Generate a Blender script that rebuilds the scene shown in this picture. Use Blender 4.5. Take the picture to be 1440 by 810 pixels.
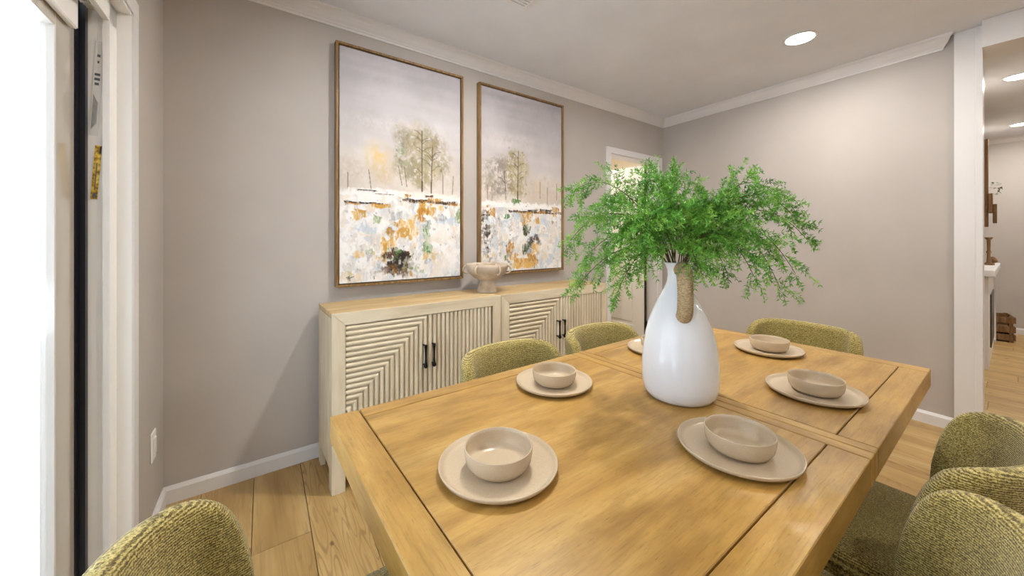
import bpy, bmesh, math, random
import numpy as np
from mathutils import Vector, Matrix

random.seed(7)
rng = np.random.default_rng(11)
for o in list(bpy.data.objects):
    bpy.data.objects.remove(o)
S = bpy.context.scene
COL = S.collection

# ------------------------------------------------------------------ camera
FPX, HOR, YAW, CAMH = 521.4, 333.7, math.radians(53.743), 1.22
cam = bpy.data.cameras.new('camera')
cam.sensor_fit = 'HORIZONTAL'
cam.sensor_width = 36.0
cam.lens = 36.0 * FPX / 1440
cam.shift_y = -(405 - HOR) / 1440
cam.clip_start = 0.02
camo = bpy.data.objects.new('camera', cam)
camo.location = (0, 0, CAMH)
camo.rotation_euler = (math.pi / 2, 0, YAW - math.pi / 2)
COL.objects.link(camo)
S.camera = camo
FW = Vector((math.cos(YAW), math.sin(YAW), 0))
RT = Vector((math.sin(YAW), -math.cos(YAW), 0))


def at(u, v, depth):
    return Vector((0, 0, CAMH)) + depth * (FW + (u - 720) / FPX * RT + Vector((0, 0, (HOR - v) / FPX)))


# ------------------------------------------------------------------ world, view
W = bpy.data.worlds.new('daylight')
S.world = W
W.use_nodes = True
bg = W.node_tree.nodes['Background']
bg.inputs[0].default_value = (0.76, 0.875, 1.0, 1)
bg.inputs[1].default_value = 2.9
S.view_settings.view_transform = 'Standard'
S.view_settings.look = 'None'
S.view_settings.gamma = 1
S.view_settings.use_curve_mapping = False
S.view_settings.exposure = 0.0
LAMP_W = 13.5
SUN = bpy.data.lights.new('sun', 'SUN')
SUN.energy = 33.0
SUN.angle = math.radians(.6)
SUN.color = (.86, .94, 1.0)
suno = bpy.data.objects.new('sun', SUN)
suno.rotation_euler = Vector((-.42, -.40, -.82)).to_track_quat('-Z', 'Y').to_euler()
COL.objects.link(suno)
LAMP_COL = (1.0, 0.965, 0.91)

# ------------------------------------------------------------------ materials


def s2l(c):
    return tuple(((x / 255) / 12.92 if x / 255 <= 0.04045 else ((x / 255 + 0.055) / 1.055) ** 2.4) for x in c)


class NT:
    def __init__(self, name):
        self.m = bpy.data.materials.new(name)
        self.m.use_nodes = True
        self.t = self.m.node_tree
        self.b = self.t.nodes['Principled BSDF']

    def n(self, typ, **kw):
        nd = self.t.nodes.new(typ)
        for k, v in kw.items():
            setattr(nd, k, v)
        return nd

    def l(self, a, b):
        self.t.links.new(a, b)

    def set(self, **kw):
        for k, v in kw.items():
            i = self.b.inputs[k.replace('_', ' ')]
            i.default_value = (*v, 1) if isinstance(v, tuple) and len(v) == 3 else v
        return self

    def coord(self, scale=(1, 1, 1), rot=(0, 0, 0), rand=True, kind='Object'):
        tc = self.n('ShaderNodeTexCoord')
        mp = self.n('ShaderNodeMapping')
        mp.inputs['Scale'].default_value = scale
        mp.inputs['Rotation'].default_value = rot
        if rand:
            oi = self.n('ShaderNodeObjectInfo')
            ad = self.n('ShaderNodeVectorMath', operation='MULTIPLY_ADD')
            ad.inputs[1].default_value = (37.0, 53.0, 71.0)
            self.l(oi.outputs['Random'], ad.inputs[0])
            self.l(tc.outputs[kind], ad.inputs[2])
            self.l(ad.outputs[0], mp.inputs['Vector'])
        else:
            self.l(tc.outputs[kind], mp.inputs['Vector'])
        return mp.outputs[0]

    def noise(self, vec, scale, detail=3, rough=.5, dist=0.0):
        nd = self.n('ShaderNodeTexNoise')
        nd.inputs['Scale'].default_value = scale
        nd.inputs['Detail'].default_value = detail
        nd.inputs['Roughness'].default_value = rough
        nd.inputs['Distortion'].default_value = dist
        self.l(vec, nd.inputs['Vector'])
        return nd.outputs['Fac']

    def ramp(self, fac, stops):
        r = self.n('ShaderNodeValToRGB')
        el = r.color_ramp.elements
        while len(el) < len(stops):
            el.new(0.5)
        for e, (p, c) in zip(el, stops):
            e.position = p
            e.color = (*c, 1) if len(c) == 3 else c
        self.l(fac, r.inputs[0])
        return r.outputs[0]

    def mix(self, fac, a, b, mode='MIX'):
        m = self.n('ShaderNodeMix', data_type='RGBA', blend_type=mode)
        for sock, v in ((m.inputs[0], fac), (m.inputs[6], a), (m.inputs[7], b)):
            if hasattr(v, 'node'):
                self.l(v, sock)
            elif isinstance(v, tuple):
                sock.default_value = (*v, 1) if len(v) == 3 else v
            else:
                sock.default_value = v
        return m.outputs[2]

    def math(self, op, a, b=None):
        m = self.n('ShaderNodeMath', operation=op)
        for i, v in enumerate((a, b)):
            if v is None:
                continue
            if hasattr(v, 'node'):
                self.l(v, m.inputs[i])
            else:
                m.inputs[i].default_value = v
        return m.outputs[0]

    def bump(self, h, strength=.3, dist=.002):
        b = self.n('ShaderNodeBump')
        b.inputs['Strength'].default_value = strength
        b.inputs['Distance'].default_value = dist
        self.l(h, b.inputs['Height'])
        self.l(b.outputs[0], self.b.inputs['Normal'])

    def col(self, c):
        self.l(c, self.b.inputs['Base Color'])
        return self


def plain(name, rgb, rough=.5, metal=0, **kw):
    return NT(name).set(Base_Color=s2l(rgb), Roughness=rough, Metallic=metal, **kw).m


def painted(name, rgb, rough=.6, var=.04, bump=.1):
    k = NT(name)
    v = k.coord(rand=False)
    c = s2l(rgb)
    k.col(k.ramp(k.noise(v, 3.0, 4), [(.3, tuple(x * (1 - var) for x in c)), (.7, tuple(min(1, x * (1 + var)) for x in c))]))
    k.set(Roughness=rough)
    k.bump(k.noise(v, 260, 2), bump, .0006)
    return k.m


MAT = {}
MAT['wall'] = painted('taupe wall paint', (188, 181, 175), .62)
MAT['wallcream'] = painted('cream hall paint', (236, 221, 192), .6)
MAT['ceil'] = painted('ceiling paint', (226, 228, 234), .75)
MAT['white'] = painted('white trim paint', (228, 226, 226), .35, .015, .03)
MAT['doorwhite'] = painted('white door paint', (236, 230, 222), .4, .015, .03)
MAT['vinyl'] = plain('white vinyl', (250, 249, 248), .28)
k = NT('glossy stile vinyl').set(Base_Color=s2l((205, 198, 188)), Roughness=.12, Coat_Weight=1.0, Coat_Roughness=.02)
k.b.inputs['IOR'].default_value = 1.7
MAT['stile'] = k.m
MAT['navy'] = plain('dark navy weatherstrip', (9, 12, 26), .35)  # for real gaskets and print, and for shade painted in gaps and slots
MAT['black'] = plain('black metal', (16, 16, 19), .38, .6)
MAT['plastic'] = plain('white plastic', (240, 238, 234), .3)
MAT['leg'] = plain('dark chair leg', (24, 20, 17), .45)


def wood(name, dark, mid, light, axis='X', scale=1.0, rough=.42, streak=.5, mottle=0.0, bump=.15, coat=0.0):
    k = NT(name)
    st = {'X': (1, 9, 9), 'Y': (9, 1, 9), 'Z': (9, 9, 1)}[axis]
    v = k.coord(tuple(a * scale for a in st))
    base = k.noise(v, 2.2, 5, .6, .6)
    c = k.ramp(base, [(.28, dark), (.5, mid), (.72, light)])
    v2 = k.coord(tuple({1: 5, 9: 140}[a] * scale for a in st))
    fine = k.noise(v2, 1.6, 3, .65)
    c = k.mix(k.math('MULTIPLY', k.ramp(fine, [(.52, (0, 0, 0)), (.75, (1, 1, 1))]), streak), c, tuple(x * .52 for x in dark))
    if mottle:
        v3 = k.coord(tuple({1: 26, 9: 300}[a] * scale for a in st))
        por = k.noise(v3, 1.5, 2, .6)
        c = k.mix(k.math('MULTIPLY', k.ramp(por, [(.60, (0, 0, 0)), (.72, (1, 1, 1))]), .42), c, tuple(x * .42 for x in dark))
        mo = k.noise(k.coord(tuple({1: 1, 9: 3.2}[a] * scale for a in st)), 5.0, 5, .62)
        c = k.mix(mottle, c, k.ramp(mo, [(.34, (.64, .58, .48)), (.56, (1.0, 1.0, 1.0)), (.72, (1.14, 1.14, 1.16))]), 'MULTIPLY')
    big = k.noise(k.coord(), 2.6, 2)
    c = k.mix(.45, c, k.ramp(big, [(.3, (.72, .70, .67)), (.7, (1.0, 1.0, 1.0))]), 'MULTIPLY')
    k.col(c)
    k.set(Roughness=rough)
    if coat:
        k.set(Coat_Weight=coat, Coat_Roughness=.25)
    k.bump(fine, bump, .0006)
    return k.m


TD, TM, TL = s2l((170, 128, 60)), s2l((189, 148, 76)), s2l((204, 167, 98))
MAT['table_x'] = wood('golden table wood along', TD, TM, TL, 'X', 1, .34, .4, .75)
MAT['table_y'] = wood('golden table wood across', TD, TM, TL, 'Y', 1, .34, .4, .75)
SD, SM, SL = s2l((206, 189, 158)), s2l((224, 210, 182)), s2l((235, 224, 200))
MAT['side_x'] = wood('whitewashed wood along', SD, SM, SL, 'X', 1, .55, .16)
MAT['side_z'] = wood('whitewashed wood upright', SD, SM, SL, 'Z', 1, .55, .16)
MAT['side_top'] = wood('tan washed wood top', s2l((182, 150, 100)), s2l((204, 176, 128)), s2l((216, 194, 150)), 'X', 1, .5, .2, .2)
MAT['frame'] = wood('gilt brown frame wood', s2l((96, 70, 38)), s2l((138, 106, 62)), s2l((166, 132, 84)), 'Z', 3, .4, .3)
MAT['rustic'] = wood('rustic brown wood', s2l((92, 62, 36)), s2l((132, 96, 58)), s2l((168, 130, 86)), 'Z', 2, .6, .4)

# floor planks: rustic pine with cathedral grain, planks run along local Y
k = NT('rustic pine planks')
v = k.coord((1, 1, 1))
warp = k.noise(k.coord((7.0, .62, 1)), 1.0, 3, .55, .25)
wv = k.math('SINE', k.math('MULTIPLY', warp, 190.0))
lines = k.ramp(wv, [(.45, (0, 0, 0)), (.95, (1, 1, 1))])
sm = k.noise(k.coord((60, 2.2, 1)), 1.0, 4, .6)
base = k.ramp(k.noise(k.coord((7, 1.2, 1)), 1.3, 4), [(.3, s2l((172, 138, 84))), (.55, s2l((196, 163, 106))), (.78, s2l((212, 184, 132)))])
oi = k.n('ShaderNodeObjectInfo')
base = k.mix(.6, base, k.ramp(oi.outputs['Random'], [(0, (.78, .75, .70)), (1, (1.0, 1.0, 1.0))]), 'MULTIPLY')
base = k.mix(k.math('MULTIPLY', k.ramp(sm, [(.5, (0, 0, 0)), (.75, (1, 1, 1))]), .45), base, s2l((136, 102, 58)))
mask = k.ramp(k.noise(k.coord((3.2, .9, 1)), 1.2, 2), [(.34, (0, 0, 0)), (.56, (1, 1, 1))])
base = k.mix(k.math('MULTIPLY', k.math('MULTIPLY', lines, mask), .42), base, s2l((108, 76, 40)))
knots = k.n('ShaderNodeTexVoronoi')
knots.inputs['Scale'].default_value = 1.0
k.l(k.coord((6, 3.4, 1)), knots.inputs['Vector'])
base = k.mix(k.ramp(knots.outputs['Distance'], [(.035, (.9, .9, .9)), (.075, (0, 0, 0))]), base, s2l((70, 46, 24)))
k.col(base)
k.set(Roughness=.42)
k.bump(k.math('ADD', sm, k.math('MULTIPLY', wv, .3)), .2, .001)
MAT['plank'] = k.m
MAT['subfloor'] = plain('dark joint', (70, 50, 28), .8)

# olive boucle fabric: fine ribs along one direction plus knobbly yarn
def fabric(name, direction):
    k = NT(name)
    v = k.coord(rand=False)
    w = k.n('ShaderNodeTexWave', wave_type='BANDS', bands_direction=direction)
    w.inputs['Scale'].default_value = 74
    w.inputs['Distortion'].default_value = 3.2
    w.inputs['Detail'].default_value = 2
    w.inputs['Detail Scale'].default_value = 2.6
    k.l(v, w.inputs['Vector'])
    nz = k.noise(v, 330, 3, .65)
    mixh = k.math('ADD', k.math('MULTIPLY', w.outputs['Fac'], .22), k.math('MULTIPLY', nz, .86))
    patch = k.noise(v, 60, 3, .6)
    c = k.ramp(mixh, [(.40, s2l((88, 71, 22))), (.54, s2l((158, 139, 67))), (.68, s2l((212, 197, 128)))])
    c = k.mix(.5, c, k.ramp(patch, [(.35, (.72, .70, .62)), (.65, (1.12, 1.12, 1.12))]), 'MULTIPLY')
    k.col(c)
    k.set(Roughness=.95, Sheen_Weight=.25, Sheen_Roughness=.5)
    k.bump(mixh, .9, .003)
    return k.m


MAT['fabric'] = fabric('olive woven fabric', 'Z')
MAT['fabric_seat'] = fabric('olive woven fabric seat', 'X')

# stoneware
k = NT('matte beige stoneware')
k.col(k.ramp(k.noise(k.coord(), 500, 2), [(.3, s2l((198, 178, 150))), (.7, s2l((206, 187, 160)))]))
k.set(Roughness=.27)
MAT['stone'] = k.m
k = NT('pale clay')
k.col(k.ramp(k.noise(k.coord(), 14, 5), [(.3, s2l((172, 152, 128))), (.7, s2l((210, 196, 176)))]))
k.set(Roughness=.7)
k.bump(k.noise(k.coord(), 90, 4), .25, .002)
MAT['clay'] = k.m
MAT['glaze'] = plain('white glazed ceramic', (243, 245, 250), .08)
MAT['dark_in'] = plain('dark interior', (30, 26, 22), .8)
k = NT('jute rope')
k.col(k.ramp(k.noise(k.coord((1, 1, 3)), 160, 3, .7), [(.3, s2l((118, 94, 62))), (.5, s2l((176, 152, 114))), (.75, s2l((216, 196, 160)))]))
k.set(Roughness=.9)
k.bump(k.noise(k.coord(), 420, 3), .6, .002)
MAT['rope'] = k.m
k = NT('fern green')
k.col(k.ramp(k.noise(k.coord(), 22, 2), [(.3, s2l((58, 118, 26))), (.5, s2l((106, 172, 54))), (.72, s2l((160, 206, 88)))]))
k.set(Roughness=.5, Subsurface_Weight=0.0)
MAT['fern'] = k.m
MAT['stem'] = plain('brown green stem', (92, 84, 40), .6)
k = NT('warm lamp lens')
k.set(Base_Color=(1, 1, 1), Emission_Color=(1.0, .93, .82), Emission_Strength=9.0)
MAT['lamp'] = k.m
# clear pane: transparent with fresnel gloss
k = NT('clear glass')
tr = k.n('ShaderNodeBsdfTransparent')
gl = k.n('ShaderNodeBsdfGlossy')
gl.inputs['Roughness'].default_value = .01
ge = k.n('ShaderNodeNewGeometry')
dt = k.n('ShaderNodeVectorMath', operation='DOT_PRODUCT')
k.l(ge.outputs['Normal'], dt.inputs[0]); k.l(ge.outputs['Incoming'], dt.inputs[1])
sch = k.math('ADD', k.math('MULTIPLY', k.math('POWER', k.math('SUBTRACT', 1.0, k.math('ABSOLUTE', dt.outputs['Value'])), 5.0), .94), .04)
ms = k.n('ShaderNodeMixShader')
k.l(sch, ms.inputs[0]); k.l(tr.outputs[0], ms.inputs[1]); k.l(gl.outputs[0], ms.inputs[2])
k.l(ms.outputs[0], k.t.nodes['Material Output'].inputs['Surface'])
MAT['glass'] = k.m
k = NT('painted canvas')
ca = k.n('ShaderNodeVertexColor', layer_name='paint')
k.col(ca.outputs[0]); k.set(Roughness=.62)
MAT['canvas'] = k.m
k = NT('gold foil sticker')
k.col(k.ramp(k.noise(k.coord(), 90, 3), [(.35, s2l((120, 84, 12))), (.5, s2l((204, 160, 38))), (.65, s2l((240, 214, 96)))]))
k.set(Roughness=.3, Metallic=.35)
MAT['gold'] = k.m
MAT['ink'] = plain('grey ink', (92, 98, 104), .6)
MAT['paper'] = plain('clear film sticker', (226, 226, 224), .35)
MAT['concrete'] = painted('pale patio concrete', (206, 208, 212), .8)
MAT['firebox'] = plain('smoked fire screen', (46, 44, 42), .25)
MAT['greyleaf'] = plain('grey green leaves', (120, 132, 108), .7)

# ------------------------------------------------------------------ mesh helpers


def link(name, me, mat, parent=None, smooth=False, loc=None, rot=None):
    o = bpy.data.objects.new(name, me)
    COL.objects.link(o)
    if mat is not None and len(me.materials) == 0:
        me.materials.append(MAT[mat] if isinstance(mat, str) else mat)
    if smooth:
        me.polygons.foreach_set('use_smooth', [True] * len(me.polygons))
    if parent is not None:
        o.parent = parent
    if loc is not None:
        o.location = loc
    if rot is not None:
        o.rotation_euler = rot
    return o


def mesh(name, verts, faces):
    me = bpy.data.meshes.new(name)
    me.from_pydata([tuple(v) for v in verts], [], faces)
    me.update()
    return me


def bxm(name, a, b, bev=0.0, seg=1):
    bm = bmesh.new()
    add_box(bm, a, b, bev, seg)
    me = bpy.data.meshes.new(name)
    bm.to_mesh(me)
    bm.free()
    return me


def add_box(bm, a, b, bev=0.0, seg=1):
    r = bmesh.ops.create_cube(bm, size=1)
    vs = r['verts']
    for v in vs:
        v.co = Vector([a[i] + (v.co[i] + .5) * (b[i] - a[i]) for i in range(3)])
    if bev > 0:
        es = list({e for v in vs for e in v.link_edges})
        bmesh.ops.bevel(bm, geom=es, offset=bev, segments=seg, affect='EDGES', profile=.5)


def box(name, a, b, mat, parent=None, bev=0.0, seg=1, loc=None, rot=None):
    return link(name, bxm(name, a, b, bev, seg), mat, parent, False, loc, rot)


def boxes(name, lst, mat, parent=None, bev=0.0):
    bm = bmesh.new()
    for a, b in lst:
        add_box(bm, a, b, bev)
    me = bpy.data.meshes.new(name)
    bm.to_mesh(me)
    bm.free()
    return link(name, me, mat, parent)


def lathe_me(name, prof, n=48, off=None):
    vs, fs = [], []
    m = len(prof)
    for j, (r, z) in enumerate(prof):
        ox, oy = (0, 0) if off is None else off(z)
        for i in range(n):
            t = 2 * math.pi * i / n
            vs.append((ox + r * math.cos(t), oy + r * math.sin(t), z))
    for j in range(m - 1):
        for i in range(n):
            k2 = (i + 1) % n
            fs.append((j * n + i, j * n + k2, (j + 1) * n + k2, (j + 1) * n + i))
    if prof[0][0] > 1e-5:
        fs.append(tuple(reversed(range(n))))
    if prof[-1][0] > 1e-5:
        fs.append(tuple((m - 1) * n + i for i in range(n)))
    me = mesh(name, vs, fs)
    bm = bmesh.new(); bm.from_mesh(me)
    bmesh.ops.remove_doubles(bm, verts=bm.verts, dist=1e-6)
    bmesh.ops.recalc_face_normals(bm, faces=bm.faces)
    bm.to_mesh(me); bm.free()
    return me


def tube_me(name, pts, rad, n=10, cap=True):
    pts = [Vector(p) for p in pts]
    vs, fs = [], []
    up = Vector((0, 0, 1))
    prev = None
    for i, p in enumerate(pts):
        t = (pts[min(i + 1, len(pts) - 1)] - pts[max(i - 1, 0)]).normalized()
        if prev is None:
            a = t.cross(up)
            if a.length < .05:
                a = t.cross(Vector((1, 0, 0)))
            a.normalize()
        else:
            a = (prev - t * prev.dot(t)).normalized()
        prev = a
        b = t.cross(a)
        r = rad(i / (len(pts) - 1)) if callable(rad) else rad
        for q in range(n):
            th = 2 * math.pi * q / n
            vs.append(p + (a * math.cos(th) + b * math.sin(th)) * r)
    for i in range(len(pts) - 1):
        for q in range(n):
            k2 = (q + 1) % n
            fs.append((i * n + q, i * n + k2, (i + 1) * n + k2, (i + 1) * n + q))
    if cap:
        fs.append(tuple(reversed(range(n))))
        fs.append(tuple((len(pts) - 1) * n + q for q in range(n)))
    return mesh(name, vs, fs)


def extrude_me(name, poly, path):
    """poly: list of (n, z) in the plane perpendicular to the path; path: list of (point, normal dir)"""
    vs, fs = [], []
    m = len(poly)
    for p, nd in path:
        for a, z in poly:
            vs.append((p[0] + nd[0] * a, p[1] + nd[1] * a, z))
    for i in range(len(path) - 1):
        for j in range(m):
            k2 = (j + 1) % m
            fs.append((i * m + j, i * m + k2, (i + 1) * m + k2, (i + 1) * m + j))
    fs.append(tuple(reversed(range(m))))
    fs.append(tuple((len(path) - 1) * m + j for j in range(m)))
    me = mesh(name, vs, fs)
    bm = bmesh.new(); bm.from_mesh(me)
    bmesh.ops.recalc_face_normals(bm, faces=bm.faces)
    bm.to_mesh(me); bm.free()
    return me


def tag(o, label=None, cat=None, group=None, kind=None):
    if label: o['label'] = label
    if cat: o['category'] = cat
    if group: o['group'] = group
    if kind: o['kind'] = kind
    return o


def struct(o, label=None):
    o['kind'] = 'structure'
    if label: o['label'] = label
    return o


def empty(name, loc=(0, 0, 0), rotz=0, label=None, cat=None, group=None):
    o = bpy.data.objects.new(name, None)
    o.empty_display_size = .1
    COL.objects.link(o)
    o.location = loc
    o.rotation_euler = (0, 0, rotz)
    return tag(o, label, cat, group)


def copy_tree(o, parent=None):
    c = o.copy()
    COL.objects.link(c)
    c.parent = parent
    for ch in list(o.children):
        copy_tree(ch, c)
    return c


# ------------------------------------------------------------------ room shell
YW = 2.307                 # back wall plane
H = 2.50                   # ceiling
SK = .042                  # the left wall and planks stand slightly off square


def xl(y): return -.283 + SK * (y - YW)


def xf(y): return 3.755 + .058 * (y - YW)


YS = -3.2                  # rear of the room
XE = 7.9                   # end wall of the adjoining room
DX0, DX1, DZ = 2.853, 3.655, 2.025      # doorway in the back wall


def quadprism(name, pts, z0, z1, mat, parent=None):
    n = len(pts)
    vs = [(p[0], p[1], z0) for p in pts] + [(p[0], p[1], z1) for p in pts]
    fs = [tuple(reversed(range(n))), tuple(range(n, 2 * n))] + [(i, (i + 1) % n, n + (i + 1) % n, n + i) for i in range(n)]
    me = mesh(name, vs, fs)
    bm = bmesh.new(); bm.from_mesh(me); bmesh.ops.recalc_face_normals(bm, faces=bm.faces); bm.to_mesh(me); bm.free()
    return link(name, me, mat, parent)


fl = struct(box('floor', (-.55, YS - .2, -.06), (XE + .2, 4.6, -.012), 'subfloor'), 'light rustic pine plank floor')
# planks: children of the floor, sheared rows along the slightly skewed Y
pw, gap = .205, .0022
ang = math.atan(SK)
row = 0
x0 = xl(YW) - .24 + .205 * .55 - .05


def plank(xa, xb, ya, yb):
    cx, cy = (xa + xb) / 2, (ya + yb) / 2
    me = bxm('plank', (-(xb - xa) / 2 + gap / 2, -(yb - ya) / 2 + gap / 2, -.011), ((xb - xa) / 2 - gap / 2, (yb - ya) / 2 - gap / 2, 0), .0012)
    # skew: x += SK*(y-YW)
    for v_ in me.vertices:
        v_.co.x += SK * v_.co.y
    o = link('plank', me, 'plank', fl, loc=(cx + SK * (cy - YW), cy, 0))
    return o


xx = -.147 - pw * 2
offs = {}
while xx < XE:
    yb = YW if not (DX0 - .1 < xx < DX1) else YW + .14
    st = 1.735 if abs(xx - (.061 - 0)) < .02 else random.uniform(1.0, 2.2)
    if xx >= -.147 + pw * .5 and xx < .05 + pw * .6:
        st = 1.735
    ymin = YS
    ys = [yb]
    y_ = st
    while y_ > ymin:
        if ys[-1] - y_ > .12:
            ys.append(y_)
        y_ -= 1.22
    ys.append(ymin)
    top_lim = YW
    for a, b in zip(ys[1:], ys[:-1]):
        xa, xb = xx, xx + pw
        xm = SK * ((a + b) / 2 - YW)
        if xa + xm < xl((a + b) / 2):
            if xb + xm < xl((a + b) / 2) + .01:
                continue
            xa = xl(YW)
        if xa > 3.9 and b > .3:
            b = min(b, .3)
            if b - a < .05:
                continue
        plank(xa, xb, a, b)
    xx += pw

wb = boxes('wall_back', [((-.42, YW, -.02), (DX0, YW + .12, H)), ((DX1, YW, -.02), (3.95, YW + .12, H)),
                         ((DX0, YW, DZ), (DX1, YW + .12, H))], 'wall')
struct(wb, 'taupe painted wall behind the sideboards and paintings')
# left wall with the sliding door opening
YO, YI = 1.842, 1.785      # casing outer edge, inner edge
YD0 = -.15                 # other side of the door opening
bm = bmesh.new()


def wl_prism(name, ya, yb, z0, z1, t0=0.0, t1=.16, mat='wall', parent=None):
    return quadprism(name, [(xl(ya) - t0, ya), (xl(yb) - t0, yb), (xl(yb) - t1, yb), (xl(ya) - t1, ya)], z0, z1, mat, parent)


wl = struct(wl_prism('wall_left', YI, YW + .12, -.02, H), 'taupe wall beside the sliding glass door')
struct(wl_prism('wall_left_header', YD0, YI, 1.99, H), 'taupe wall above the sliding glass door')
struct(wl_prism('wall_left_front', YS - .12, YD0, -.02, H), 'taupe wall on the other side of the sliding glass door')
struct(box('wall_front', (-.75, YS - .12, -.02), (XE + .12, YS, H), 'wall'), 'taupe wall facing the sideboards')
# far wall up to the wide opening
JY = .142
wf = struct(quadprism('wall_right', [(xf(YW), YW), (xf(JY), JY), (xf(JY) + .13, JY), (xf(YW) + .13, YW)], -.02, H, 'wall'),
            'taupe end wall beyond the dining table')
# adjoining living room
struct(box('wall_living', (3.75, .27, -.02), (XE + .12, .39, H), 'wall'), 'taupe fireplace wall of the adjoining room')
struct(box('wall_end', (XE, YS - .12, -.02), (XE + .12, .27, H), 'wall'), 'taupe end wall of the adjoining room')
struct(box('ceiling', (-.75, YS - .2, H), (XE + .12, YW + .12, H + .08), 'ceil'), 'pale flat ceiling')
# hall behind the doorway
struct(boxes('wall_hall', [((2.2, YW + 1.75, -.02), (4.35, YW + 1.87, H)), ((2.1, YW + .12, -.02), (2.2, YW + 1.87, H)),
                           ((4.25, YW + .12, -.02), (4.35, YW + 1.87, H))], 'wallcream'), 'cream walls of the room behind the open door')
struct(box('ceiling_hall', (2.1, YW + .12, H), (4.35, YW + 1.87, H + .08), 'ceil'), 'ceiling of the room behind the open door')
struct(box('patio', (-12, -14, -.16), (14, 12, -.1), 'concrete'), 'pale concrete ground around the house')

# baseboards
BB = [(0, 0), (.014, 0), (.014, .062), (.010, .070), (.006, .078), (0, .078)]
tb = link('baseboard_back', extrude_me('baseboard_back', BB, [((xl(YW), YW), (0, -1)), ((2.79, YW), (0, -1))]), 'white')
struct(tb, 'white baseboard under the paintings wall')
struct(link('baseboard_left', extrude_me('baseboard_left', BB, [((xl(YO), YO), (1, 0)), ((xl(YW), YW), (1, 0))]), 'white'), 'white baseboard below the outlet')
struct(link('baseboard_right', extrude_me('baseboard_right', BB, [((xf(.24), .24), (-1, 0)), ((xf(YW), YW), (-1, 0))]), 'white'), 'white baseboard on the end wall')
struct(link('baseboard_end', extrude_me('baseboard_end', BB, [((XE, YS), (-1, 0)), ((XE, .27), (-1, 0))]), 'white'), 'white baseboard in the adjoining room')
# crown moulding
CM = [(0, 2.421), (.007, 2.421), (.010, 2.431), (.016, 2.435), (.020, 2.441), (.033, 2.452), (.046, 2.468), (.052, 2.480),
      (.058, 2.484), (.066, 2.490), (.068, 2.5), (0, 2.5)]
vs, fs = [], []


def crown(name, p0, p1, nd, m0, m1, label):
    """m0 / m1: how far the end shifts along the run per unit of projection"""
    d = (Vector((*p1, 0)) - Vector((*p0, 0))).normalized()
    vs = []
    for p, m in ((p0, m0), (p1, m1)):
        for a, z in CM:
            vs.append((p[0] + nd[0] * a + d.x * m * a, p[1] + nd[1] * a + d.y * m * a, z))
    n = len(CM)
    fs = [(j, (j + 1) % n, n + (j + 1) % n, n + j) for j in range(n)] + [tuple(reversed(range(n))), tuple(range(n, 2 * n))]
    me = mesh(name, vs, fs)
    b_ = bmesh.new(); b_.from_mesh(me); bmesh.ops.recalc_face_normals(b_, faces=b_.faces); b_.to_mesh(me); b_.free()
    return struct(link(name, me, 'white'), label)


crown('trim_1', (xl(YW), YW), (xf(YW), YW), (0, -1), 1, -1, 'white crown moulding above the paintings')
# the far run stops with a slanted cut just short of the opening trim: wider at the ceiling
ccm = CM
d0 = (xf(.287), .287)
crown('trim_2', (xf(YW), YW), d0, (-1, 0), 1, .75, 'white crown moulding on the end wall with a slanted cut end')
struct(link('trim_3', extrude_me('trim_3', [(0, 2.43), (.05, 2.47), (.06, 2.5), (0, 2.5)], [((XE, YS), (-1, 0)), ((XE, .27), (-1, 0))]), 'white'),
       'white crown moulding in the adjoining room')
# wide opening trim: jamb casing to the ceiling and header
tx = .018
struct(quadprism('trim_4', [(xf(.236) - tx, .236), (xf(.142) - tx, .142), (xf(.142) + .15, .142), (xf(.142) + .15, .124), (xf(.124) - tx - .006, .124),
                            (xf(.150) - tx - .006, .150), (xf(.150) - tx, .152)], 0, H - .001, 'white'), 'white casing post beside the wide opening')
struct(boxes('trim_5', [((xf(-1.4) - tx, YS, 2.338), (xf(.0) + .15, .124, H - .001))], 'white'), 'white header beam over the wide opening')

# doorway casing in the back wall
cw = .057


def casing(name, x0c, x1c, zt, y, t, mat, label):
    y0, y1 = y - t, y + .001
    o = boxes(name, [((x0c - cw, y0, 0), (x0c, y1, zt + cw)), ((x1c, y0, 0), (x1c + cw, y1, zt + cw)), ((x0c, y0, zt), (x1c, y1, zt + cw)),
                     ((x0c - .001, y, 0), (x0c + .012, y + .12, zt)), ((x1c - .012, y, 0), (x1c + .001, y + .12, zt)), ((x0c, y, zt - .012), (x1c, y + .12, zt + .001))], mat)
    return struct(o, label)


casing('trim_6', DX0, DX1, DZ, YW, .016, 'white', 'white casing around the doorway beside the sideboard')
# open panel door, hinged on the right, swung away 90 degrees into the hall
dr = struct(empty('door_1', (3.612, YW + .115, .008)), 'white panel door standing open into the next room')
DW, DH, DT = .78, 2.008, .036
bm = bmesh.new()
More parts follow.
